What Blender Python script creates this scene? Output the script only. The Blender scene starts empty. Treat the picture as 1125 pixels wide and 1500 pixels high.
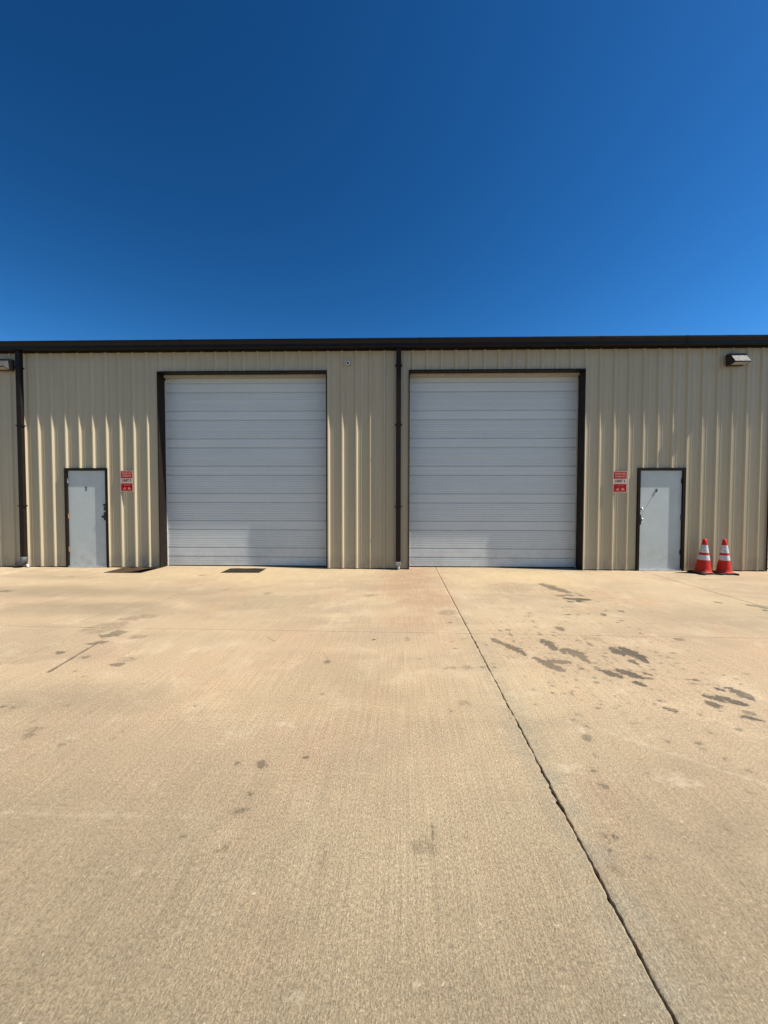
import bpy, bmesh, math, random
import numpy as np
from mathutils import Vector, Matrix
random.seed(7)
R = math.radians
S = bpy.context.scene
COL = S.collection

# ------------------------------------------------------------ camera
cam_d = bpy.data.cameras.new('camera')
cam_d.sensor_fit = 'VERTICAL'
cam_d.sensor_height = 24.0
cam_d.lens = 24.0 * 563.0 / 1500.0
cam_d.clip_start = 0.05
cam_d.clip_end = 3000
cam = bpy.data.objects.new('camera', cam_d)
COL.objects.link(cam)
pitch, yaw, roll = 0.02958, 0.02422, 0.00173
fwd = Vector((-math.sin(yaw) * math.cos(pitch), math.cos(yaw) * math.cos(pitch), -math.sin(pitch)))
rt = Vector((math.cos(yaw), math.sin(yaw), 0))
up = rt.cross(fwd)
rt2 = rt * math.cos(roll) + up * math.sin(roll)
up2 = up * math.cos(roll) - rt * math.sin(roll)
m = Matrix((rt2, up2, -fwd)).transposed().to_4x4()
m.translation = Vector((-0.1067, -8.3404, 1.4907))
cam.matrix_world = m
S.camera = cam

# ------------------------------------------------------------ sky and sun
SUN = Vector((0.71, -0.111, 1.0)).normalized()          # direction towards the sun
SUN_EL = math.asin(SUN.z)
w = bpy.data.worlds.new('World')
S.world = w
w.use_nodes = True
wn, wl = w.node_tree.nodes, w.node_tree.links
bg = wn['Background']
sky = wn.new('ShaderNodeTexSky')
sky.sky_type = 'NISHITA'
sky.sun_disc = False
sky.sun_elevation = SUN_EL
sky.sun_rotation = math.atan2(SUN.x, SUN.y)
sky.altitude = 1000
sky.air_density = 1.0
sky.dust_density = 0.5
sky.ozone_density = 2.0
hs = wn.new('ShaderNodeHueSaturation')
hs.inputs['Saturation'].default_value = 1.13
hs.inputs['Value'].default_value = 0.628
wl.new(sky.outputs[0], hs.inputs['Color'])
gm = wn.new('ShaderNodeGamma'); gm.inputs[1].default_value = 1.68
wl.new(hs.outputs[0], gm.inputs[0])
h2 = wn.new('ShaderNodeHueSaturation'); h2.inputs['Hue'].default_value = 0.4895; h2.inputs['Saturation'].default_value = 1.045
wl.new(gm.outputs[0], h2.inputs['Color'])
wl.new(h2.outputs[0], bg.inputs['Color'])
bg.inputs['Strength'].default_value = 0.055

sd_ = bpy.data.lights.new('sun', 'SUN')
sd_.energy = 5.0
sd_.angle = R(0.53)
sd_.color = (1.0, 0.95, 0.87)
sun = bpy.data.objects.new('sun', sd_)
COL.objects.link(sun)
sun.rotation_euler = (-SUN).to_track_quat('-Z', 'Y').to_euler()
sun.location = (20, -10, 40)

S.view_settings.view_transform = 'Standard'
S.view_settings.look = 'None'
S.view_settings.gamma = 1
S.view_settings.use_curve_mapping = False
S.view_settings.exposure = 0.92
S.render.engine = 'CYCLES'
S.cycles.max_bounces = 8
S.cycles.diffuse_bounces = 4

# ------------------------------------------------------------ materials
class NT:
    def __init__(s, name, rough=0.5, metal=0.0, spec=0.5):
        s.m = bpy.data.materials.new(name); s.m.use_nodes = True
        s.n = s.m.node_tree.nodes; s.l = s.m.node_tree.links
        s.b = s.n['Principled BSDF']
        s.b.inputs['Roughness'].default_value = rough
        s.b.inputs['Metallic'].default_value = metal
        s.b.inputs['Specular IOR Level'].default_value = spec
    def new(s, t, **k):
        o = s.n.new(t)
        for a, b in k.items(): setattr(o, a, b)
        return o
    def put(s, sock, v):
        if isinstance(v, bpy.types.NodeSocket): s.l.new(v, sock)
        elif isinstance(v, (tuple, list)) and len(v) == 3 and sock.type == 'RGBA': sock.default_value = (*v, 1)
        else: sock.default_value = v
    def pos(s):
        return s.new('ShaderNodeNewGeometry').outputs['Position']
    def obj(s):
        return s.new('ShaderNodeTexCoord').outputs['Object']
    def map(s, v, scale=(1, 1, 1), rot=(0, 0, 0), loc=(0, 0, 0)):
        o = s.new('ShaderNodeMapping'); s.put(o.inputs['Vector'], v)
        o.inputs['Scale'].default_value = scale; o.inputs['Rotation'].default_value = rot
        o.inputs['Location'].default_value = loc
        return o.outputs[0]
    def noise(s, v, scale, detail=4, rough=0.55, dist=0.0):
        o = s.new('ShaderNodeTexNoise'); s.put(o.inputs['Vector'], v)
        o.inputs['Scale'].default_value = scale; o.inputs['Detail'].default_value = detail
        o.inputs['Roughness'].default_value = rough; o.inputs['Distortion'].default_value = dist
        return o.outputs['Fac']
    def rng(s, v, a, b, c=0.0, d=1.0, smooth=False):
        o = s.new('ShaderNodeMapRange')
        if smooth: o.interpolation_type = 'SMOOTHSTEP'
        s.put(o.inputs[0], v)
        for i, x in enumerate((a, b, c, d)): o.inputs[i + 1].default_value = x
        return o.outputs[0]
    def math(s, op, a, b=0.0):
        o = s.new('ShaderNodeMath', operation=op); s.put(o.inputs[0], a); s.put(o.inputs[1], b)
        return o.outputs[0]
    def mix(s, f, a, b, mode='MIX'):
        o = s.new('ShaderNodeMix', data_type='RGBA', blend_type=mode)
        s.put(o.inputs[0], f); s.put(o.inputs[6], a); s.put(o.inputs[7], b)
        return o.outputs[2]
    def scale(s, col, f):       # colour times a float
        o = s.new('ShaderNodeVectorMath', operation='SCALE'); s.put(o.inputs[0], col); s.put(o.inputs['Scale'], f)
        return o.outputs[0]
    def color(s, v): s.put(s.b.inputs['Base Color'], v)
    def rough(s, v): s.put(s.b.inputs['Roughness'], v)
    def bump(s, h, strength=0.3, dist=0.001):
        o = s.new('ShaderNodeBump'); o.inputs['Strength'].default_value = strength
        o.inputs['Distance'].default_value = dist; s.put(o.inputs['Height'], h)
        s.l.new(o.outputs[0], s.b.inputs['Normal'])
    def sep(s, v):
        o = s.new('ShaderNodeSeparateXYZ'); s.put(o.inputs[0], v); return o.outputs

def simple(name, col, rough=0.5, metal=0.0, var=0.12, scale=9.0, bump=0.0, spec=0.5):
    t = NT(name, rough, metal, spec)
    n = t.noise(t.obj(), scale, 5, 0.6)
    f = t.rng(n, 0.3, 0.7, 1 - var, 1 + var)
    t.color(t.scale(col, f))
    t.rough(t.rng(n, 0.3, 0.7, max(rough - 0.08, 0.02), min(rough + 0.1, 1)))
    if bump: t.bump(t.noise(t.obj(), scale * 8, 3), bump, 0.002)
    return t.m

JROT = 0.0175
def concrete():
    t = NT('broomed_concrete', 0.88, spec=0.3)
    P = t.pos()
    Q = t.map(P, rot=(0, 0, JROT))
    n1 = t.noise(Q, 0.33, 4, 0.6, 0.6)
    n2 = t.noise(t.map(Q, (0.55, 1.6, 1), loc=(7, 3, 0)), 0.8, 5, 0.62, 0.8)
    n3 = t.noise(t.map(Q, (1, 1, 1), loc=(31, 17, 0)), 2.3, 6, 0.65, 0.4)
    c = t.mix(t.rng(n1, 0.36, 0.62, smooth=True), (0.303, 0.223, 0.136), (0.336, 0.258, 0.157))
    c = t.mix(t.rng(n2, 0.42, 0.7, 0, 0.85, smooth=True), c, (0.262, 0.196, 0.124))
    n4 = t.noise(t.map(Q, (1.0, 0.45, 1), rot=(0, 0, 0.5), loc=(2, 44, 0)), 1.1, 6, 0.68, 0.5)
    c = t.mix(t.rng(n4, 0.5, 0.66, 0, 0.6, smooth=True), c, (0.33, 0.222, 0.135))
    c = t.mix(t.rng(n3, 0.5, 0.72, 0, 0.65, smooth=True), c, (0.385, 0.302, 0.194))
    at = t.new('ShaderNodeAttribute', attribute_name='stain')
    ac = t.sep(at.outputs['Color'])
    at2 = t.new('ShaderNodeAttribute', attribute_name='tint')
    tc = t.sep(at2.outputs['Color'])
    nw = t.noise(Q, 5.0, 6, 0.7)
    nwf = t.rng(nw, 0.3, 0.7, 0.35, 1.3)
    c = t.mix(t.math('MULTIPLY', tc[0], nwf), c, (0.240, 0.142, 0.083))     # rusty wash
    c = t.mix(t.math('MULTIPLY', tc[2], nwf), c, (0.375, 0.286, 0.157))    # ochre dust
    c = t.mix(t.math('MULTIPLY', at2.outputs['Alpha'], t.rng(nw, 0.3, 0.7, 0.75, 1.05)), c, (0.152, 0.122, 0.076))  # grey-green grime, plus painted light falloff towards the camera
    ng = t.rng(t.noise(Q, 9.0, 6, 0.75), 0.36, 0.62, 0, 1, smooth=True)
    c = t.mix(t.math('MULTIPLY', tc[1], ng), c, (0.190, 0.168, 0.118))    # slurry beside the joint
    # broom strokes and grit
    broom = t.noise(t.map(Q, (150, 62.0, 1)), 1.0, 2, 0.6)
    broom2 = t.noise(t.map(Q, (60, 1.2, 1), loc=(3, 9, 0)), 1.0, 3, 0.6)
    broom3 = t.noise(t.map(Q, (100, 1.8, 1), loc=(8, 2, 0)), 1.0, 2, 0.6)
    grit = t.noise(t.map(Q, (1.0, 0.8, 1)), 210.0, 2, 0.7)
    grit2 = t.noise(Q, 34.0, 3, 0.7)
    f = t.rng(broom, 0.3, 0.7, 0.70, 1.30)
    f = t.math('MULTIPLY', f, t.rng(broom2, 0.3, 0.7, 0.955, 1.045))
    f = t.math('MULTIPLY', f, t.rng(grit, 0.3, 0.7, 0.64, 1.36))
    f = t.math('MULTIPLY', f, t.rng(broom3, 0.32, 0.68, 0.90, 1.10))
    f = t.math('MULTIPLY', f, t.rng(grit2, 0.3, 0.7, 0.93, 1.07))
    c = t.scale(c, f)
    # small pits and pale sand grains
    pit = t.rng(t.noise(t.map(Q, loc=(5, 5, 0)), 62.0, 2, 0.5), 0.70, 0.76, 0, 0.55)
    c = t.mix(pit, c, (0.09, 0.07, 0.048))
    fl = t.rng(t.noise(t.map(Q, loc=(15, 25, 0)), 44.0, 2, 0.5), 0.715, 0.75, 0, 0.6)
    c = t.mix(fl, c, (0.46, 0.40, 0.31))
    # pale scuffs, soft and crisp oil stains
    pale = t.math('MULTIPLY', at.outputs['Alpha'], t.rng(t.noise(Q, 16, 6, 0.75), 0.4, 0.6, 0.0, 1.0, smooth=True))
    c = t.mix(pale, c, (0.40, 0.335, 0.235))
    soft = t.math('MULTIPLY', ac[2], t.rng(t.noise(Q, 22, 6, 0.8), 0.38, 0.6, 0.25, 1.0, smooth=True))
    c = t.mix(soft, c, t.scale(c, 0.36))
    jag = t.math('MULTIPLY', t.math('SUBTRACT', t.noise(t.map(Q, (1.3, 0.8, 1)), 60, 4, 0.7), 0.5), 0.32)
    edge = t.rng(t.math('ADD', ac[0], jag), 0.475, 0.545, 0, 1, smooth=True)
    oil = t.math('MULTIPLY', edge, ac[1])
    oil = t.math('MULTIPLY', oil, t.rng(t.noise(Q, 40, 5, 0.75), 0.33, 0.6, 0.72, 1.0))
    c = t.mix(oil, c, t.mix(0.5, t.scale(c, 0.13), (0.035, 0.032, 0.026)))
    t.color(c)
    t.rough(t.rng(edge, 0, 1, 0.9, 0.7))
    h = t.math('ADD', t.math('MULTIPLY', broom, 1.0), t.math('MULTIPLY', grit, 0.9))
    h = t.math('SUBTRACT', h, t.math('MULTIPLY', pit, 0.6))
    t.bump(h, 0.62, 0.003)
    return t.m

def wall_paint():
    t = NT('tan_painted_steel', 0.36, spec=0.38)
    P = t.pos()
    n = t.noise(t.map(P, (1, 1, 0.25)), 1.1, 4, 0.6)
    n2 = t.noise(t.map(P, (9, 9, 0.35)), 1.0, 5, 0.7)
    c = t.mix(t.rng(n, 0.35, 0.65), (0.395, 0.330, 0.210), (0.43, 0.356, 0.23))
    c = t.scale(c, t.rng(n2, 0.3, 0.7, 0.98, 1.02))
    z = t.sep(P)[2]
    # splash dirt at the foot and an ochre tint under the gutter
    foot = t.math('MULTIPLY', t.rng(z, 0.02, 0.42, 1, 0, smooth=True), t.rng(t.noise(t.map(P, (6, 6, 3)), 1, 5, 0.7), 0.35, 0.65, 0.1, 0.85))
    c = t.mix(foot, c, (0.235, 0.20, 0.15))
    toptint = t.math('MULTIPLY', t.rng(z, 4.73, 4.45, 0.7, 0, smooth=True), t.rng(n2, 0.35, 0.65, 0.3, 1.0))
    c = t.mix(toptint, c, (0.34, 0.25, 0.12))
    drip = t.math('MULTIPLY', t.rng(t.noise(t.map(P, (22, 22, 0.5)), 1, 3, 0.6), 0.6, 0.75), 0.10)
    c = t.mix(drip, c, (0.27, 0.235, 0.17))
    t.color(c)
    t.rough(t.rng(n2, 0.3, 0.7, 0.33, 0.4))
    t.bump(t.noise(t.map(P, (1.6, 1.6, 0.8)), 1.6, 2, 0.4), 0.12, 0.02)     # oil-canning of thin sheet
    return t.m

def grey_door():
    t = NT('grey_sectional_door_paint', 0.36, spec=0.5)
    P = t.pos()
    n = t.noise(t.map(P, (0.8, 1, 2.5)), 1.0, 5, 0.6)
    n2 = t.noise(t.map(P, (14, 14, 1.2)), 1.0, 4, 0.7)
    c = t.mix(t.rng(n, 0.35, 0.65), (0.515, 0.535, 0.515), (0.545, 0.56, 0.54))
    c = t.scale(c, t.rng(n2, 0.3, 0.7, 0.985, 1.015))
    z = t.sep(P)[2]
    foot = t.math('MULTIPLY', t.rng(z, 0.0, 0.9, 1, 0, smooth=True), t.rng(t.noise(P, 3.5, 6, 0.75), 0.42, 0.7, 0.0, 0.5))
    c = t.mix(foot, c, (0.34, 0.315, 0.27))
    sm = t.math('MULTIPLY', t.rng(t.noise(t.map(P, (1, 1, 2), rot=(0, 0.5, 0)), 5.0, 5, 0.8, 1.5), 0.66, 0.75), 0.22)
    c = t.mix(sm, c, (0.33, 0.33, 0.32))
    t.color(c)
    t.rough(t.rng(n2, 0.3, 0.7, 0.3, 0.46))
    t.bump(t.noise(t.map(P, (0.5, 1, 0.5)), 1.5, 2, 0.4), 0.12, 0.01)
    return t.m

def entry_paint():
    t = NT('grey_entry_door_paint', 0.5, spec=0.4)
    P = t.pos()
    n = t.noise(P, 2.6, 5, 0.65)
    c = t.mix(t.rng(n, 0.35, 0.65), (0.435, 0.475, 0.45), (0.475, 0.512, 0.485))
    z = t.sep(P)[2]
    foot = t.math('MULTIPLY', t.rng(z, 0.1, 0.85, 1, 0, smooth=True), t.rng(t.noise(t.map(P, loc=(0, 0, 4)), 5.5, 6, 0.7, 0.6), 0.42, 0.66, 0.0, 0.6, smooth=True))
    c = t.mix(foot, c, (0.37, 0.36, 0.29))
    wipe = t.math('MULTIPLY', t.rng(t.noise(t.map(P, (1, 1, 0.8)), 3.3, 4, 0.6, 0.8), 0.52, 0.66), 0.25)
    c = t.mix(wipe, c, (0.58, 0.59, 0.57))
    t.color(c)
    t.bump(t.noise(P, 60, 3), 0.08, 0.001)
    return t.m

M = {}
M['concrete'] = concrete()
M['wall'] = wall_paint()
M['door'] = grey_door()
M['entry'] = entry_paint()
M['bronze'] = simple('dark_bronze_trim', (0.016, 0.011, 0.008), 0.42, var=0.18, scale=5, spec=0.12)
M['bronze_face'] = simple('dark_bronze_gutter', (0.009, 0.0075, 0.0065), 0.35, var=0.2, scale=3, spec=0.2)
M['chips'] = simple('concrete_chips', (0.22, 0.17, 0.115), 0.8, var=0.6, scale=35)
M['black'] = simple('black_rubber', (0.012, 0.012, 0.012), 0.6)
M['filler'] = simple('joint_filler', (0.008, 0.007, 0.006), 0.95, var=0.4, scale=40)
M['sawcut'] = simple('sawcut_dirt', (0.03, 0.025, 0.02), 0.95, var=0.4, scale=30)
M['dirt'] = simple('dry_soil', (0.12, 0.095, 0.06), 0.95, var=0.25, scale=0.4)
M['galv'] = simple('galvanised_steel', (0.5, 0.5, 0.49), 0.4, metal=0.7, var=0.2, scale=20)
M['chrome'] = simple('worn_chrome', (0.7, 0.7, 0.68), 0.22, metal=1.0, var=0.15, scale=30)
M['rust'] = simple('rusty_hinge', (0.30, 0.155, 0.085), 0.7, var=0.4, scale=60)
M['white_pl'] = simple('white_plastic', (0.58, 0.57, 0.54), 0.5, var=0.06)
M['seal'] = simple('tan_seal', (0.36, 0.335, 0.275), 0.7, var=0.15)
M['grey_seal'] = simple('grey_seal', (0.5, 0.49, 0.45), 0.7, var=0.15)
M['sign_red'] = simple('sign_red', (0.33, 0.003, 0.005), 0.6, spec=0.15, var=0.08)
M['sign_white'] = simple('sign_white', (0.50, 0.40, 0.33), 0.6, spec=0.2, var=0.05)
M['sign_dark'] = simple('sign_dark_lettering', (0.10, 0.02, 0.02), 0.5)
M['sign_pale'] = simple('sign_pale_print', (0.52, 0.20, 0.15), 0.5)
M['ink'] = simple('black_ink', (0.015, 0.015, 0.015), 0.5)
M['conewhite'] = simple('cone_reflective_collar', (0.47, 0.465, 0.465), 0.45, var=0.28, scale=26)
M['lamp_body'] = simple('wall_light_housing', (0.02, 0.017, 0.015), 0.45)
M['lamp_vis'] = simple('wall_light_visor', (0.075, 0.068, 0.062), 0.65, metal=0.0, spec=0.2, var=0.12, scale=25)
M['lamp_glass'] = simple('wall_light_lens', (0.36, 0.35, 0.32), 0.15, var=0.08)
M['lead'] = simple('dark_grey_boot', (0.06, 0.065, 0.065), 0.6)
M['grey_adapter'] = simple('grey_adapter', (0.24, 0.24, 0.24), 0.5)
M['roof'] = simple('galvalume_roof', (0.5, 0.5, 0.48), 0.4, metal=0.3)

def cone_orange():
    t = NT('cone_orange_rubber', 0.5, spec=0.2)
    n = t.noise(t.obj(), 14, 6, 0.7)
    c = t.mix(t.rng(n, 0.35, 0.7), (0.50, 0.024, 0.008), (0.42, 0.017, 0.007))
    c = t.mix(t.rng(t.noise(t.obj(), 30, 5, 0.8), 0.52, 0.68, 0, 0.6), c, (0.20, 0.03, 0.018))
    c = t.mix(t.rng(t.sep(t.obj())[2], 0.14, 0.03, 0.0, 0.45), c, (0.16, 0.05, 0.03))
    t.color(c); return t.m
M['cone'] = cone_orange()

def mat_brown():
    t = NT('brown_mat', 0.8, spec=0.15)
    P = t.pos()
    n = t.noise(P, 7, 6, 0.7)
    c = t.mix(t.rng(n, 0.35, 0.68), (0.035, 0.023, 0.014), (0.07, 0.042, 0.022))
    st = t.noise(t.map(P, (3, 60, 1)), 1, 3, 0.6)
    c = t.scale(c, t.rng(st, 0.3, 0.7, 0.75, 1.2))
    t.color(c); t.bump(st, 0.5, 0.004); return t.m
M['mat'] = mat_brown()
M['grate'] = simple('brown_rubber_mat', (0.022, 0.016, 0.009), 0.8, var=0.4, scale=12, spec=0.15)

# ------------------------------------------------------------ helpers
def link(o, parent=None):
    COL.objects.link(o)
    if parent is not None: o.parent = parent
    return o
def empty(name, loc=(0, 0, 0), rz=0.0, label=None, cat=None, group=None, kind=None):
    o = bpy.data.objects.new(name, None); COL.objects.link(o)
    o.empty_display_size = 0.2
    o.location = loc; o.rotation_euler = (0, 0, rz)
    return tag(o, label, cat, group, kind)
def tag(o, label=None, cat=None, group=None, kind=None):
    if label: o['label'] = label
    if cat: o['category'] = cat
    if group: o['group'] = group
    if kind: o['kind'] = kind
    return o
class MB:
    def __init__(s): s.v = []; s.f = []
    def quad(s, a, b, c, d):
        i = len(s.v); s.v += [a, b, c, d]; s.f.append((i, i + 1, i + 2, i + 3)); return s
    def box(s, x0, x1, y0, y1, z0, z1):
        i = len(s.v)
        s.v += [(x0, y0, z0), (x1, y0, z0), (x1, y1, z0), (x0, y1, z0), (x0, y0, z1), (x1, y0, z1), (x1, y1, z1), (x0, y1, z1)]
        s.f += [tuple(i + k for k in q) for q in ((3, 2, 1, 0), (4, 5, 6, 7), (0, 1, 5, 4), (1, 2, 6, 5), (2, 3, 7, 6), (3, 0, 4, 7))]
        return s
    def prism(s, poly, x0, x1):        # polygon in (y, z), extruded along x
        i = len(s.v); n = len(poly)
        s.v += [(x0, y, z) for y, z in poly] + [(x1, y, z) for y, z in poly]
        s.f.append(tuple(i + k for k in range(n))); s.f.append(tuple(i + n + k for k in reversed(range(n))))
        for k in range(n):
            s.f.append((i + (k + 1) % n, i + k, i + n + k, i + n + (k + 1) % n))
        return s
    def prism_z(s, poly, z0, z1):      # polygon in (x, y), extruded along z
        i = len(s.v); n = len(poly)
        s.v += [(x, y, z0) for x, y in poly] + [(x, y, z1) for x, y in poly]
        s.f.append(tuple(i + k for k in reversed(range(n)))); s.f.append(tuple(i + n + k for k in range(n)))
        for k in range(n):
            s.f.append((i + k, i + (k + 1) % n, i + n + (k + 1) % n, i + n + k))
        return s
    def tube(s, pts, r, n=12, cap=True):
        rings = []
        pts = [Vector(p) for p in pts]
        for k, p in enumerate(pts):
            d = (pts[min(k + 1, len(pts) - 1)] - pts[max(k - 1, 0)]).normalized()
            a = d.orthogonal().normalized() if k == 0 else (rings_a - d * rings_a.dot(d)).normalized()
            rings_a = a
            b = d.cross(a)
            rr = r[k] if isinstance(r, (list, tuple)) else r
            i = len(s.v)
            s.v += [tuple(p + (a * math.cos(2 * math.pi * j / n) + b * math.sin(2 * math.pi * j / n)) * rr) for j in range(n)]
            rings.append(i)
        for q in range(len(rings) - 1):
            for j in range(n):
                s.f.append((rings[q] + j, rings[q] + (j + 1) % n, rings[q + 1] + (j + 1) % n, rings[q + 1] + j))
        if cap:
            s.f.append(tuple(rings[0] + j for j in reversed(range(n)))); s.f.append(tuple(rings[-1] + j for j in range(n)))
        return s
    def mesh(s, name, mat, smooth=False):
        me = bpy.data.meshes.new(name); me.from_pydata(s.v, [], s.f)
        me.materials.append(mat)
        if smooth: me.polygons.foreach_set('use_smooth', [True] * len(me.polygons))
        me.update(); return me
    def build(s, name, mat, parent=None, loc=(0, 0, 0), smooth=False, bevel=0.0):
        me = s.mesh(name, mat, smooth)
        if bevel:
            bm = bmesh.new(); bm.from_mesh(me)
            bmesh.ops.remove_doubles(bm, verts=bm.verts, dist=1e-5)
            bmesh.ops.recalc_face_normals(bm, faces=bm.faces)
            ed = [e for e in bm.edges if len(e.link_faces) == 2 and e.calc_face_angle(0) > 0.6]
            bmesh.ops.bevel(bm, geom=ed, offset=bevel, segments=2, affect='EDGES', profile=0.6, clamp_overlap=True)
            bm.to_mesh(me); bm.free()
        o = bpy.data.objects.new(name, me); o.location = loc
        return link(o, parent)
def text_mesh(body, size, mat, name='lettering', parent=None, loc=(0, 0, 0), width=None, bold=0.0, depth=0.0008):
    cu = bpy.data.curves.new('t', 'FONT'); cu.body = body; cu.size = size
    cu.align_x = 'CENTER'; cu.align_y = 'CENTER'; cu.extrude = depth; cu.offset = bold
    o = bpy.data.objects.new('t', cu); COL.objects.link(o)
    dg = bpy.context.evaluated_depsgraph_get(); dg.update()
    me = bpy.data.meshes.new_from_object(o.evaluated_get(dg))
    bpy.data.objects.remove(o); bpy.data.curves.remove(cu)
    xs = [v.co.x for v in me.vertices]; wd = max(xs) - min(xs)
    sx = width / wd if width else 1.0
    for v in me.vertices: v.co = Vector((v.co.x * sx, -v.co.z, v.co.y))
    me.materials.clear(); me.materials.append(mat)
    r = bpy.data.objects.new(name, me); r.location = loc
    return link(r, parent)
def dup(o, parent=None, loc=None):
    c = o.copy(); COL.objects.link(c)
    if parent is not None: c.parent = parent
    if loc is not None: c.location = loc
    return c

# ------------------------------------------------------------ ground
big = MB().quad((-1500, -1500, -0.16), (1500, -1500, -0.16), (1500, 1500, -0.16), (-1500, 1500, -0.16)).build('ground', M['dirt'])
tag(big, 'dry tan soil ground around the concrete yard', kind='structure')

def lattice(seed):
    rs = np.random.RandomState(seed); g = rs.rand(256, 256)
    def f(x, y):
        xi = np.floor(x).astype(int); yi = np.floor(y).astype(int)
        fx = x - xi; fy = y - yi; fx = fx * fx * (3 - 2 * fx); fy = fy * fy * (3 - 2 * fy)
        a = g[xi % 256, yi % 256]; b = g[(xi + 1) % 256, yi % 256]; c = g[xi % 256, (yi + 1) % 256]; d = g[(xi + 1) % 256, (yi + 1) % 256]
        return (a * (1 - fx) + b * fx) * (1 - fy) + (c * (1 - fx) + d * fx) * fy
    return f
N1, N2, N3 = lattice(1), lattice(2), lattice(3)

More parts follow.
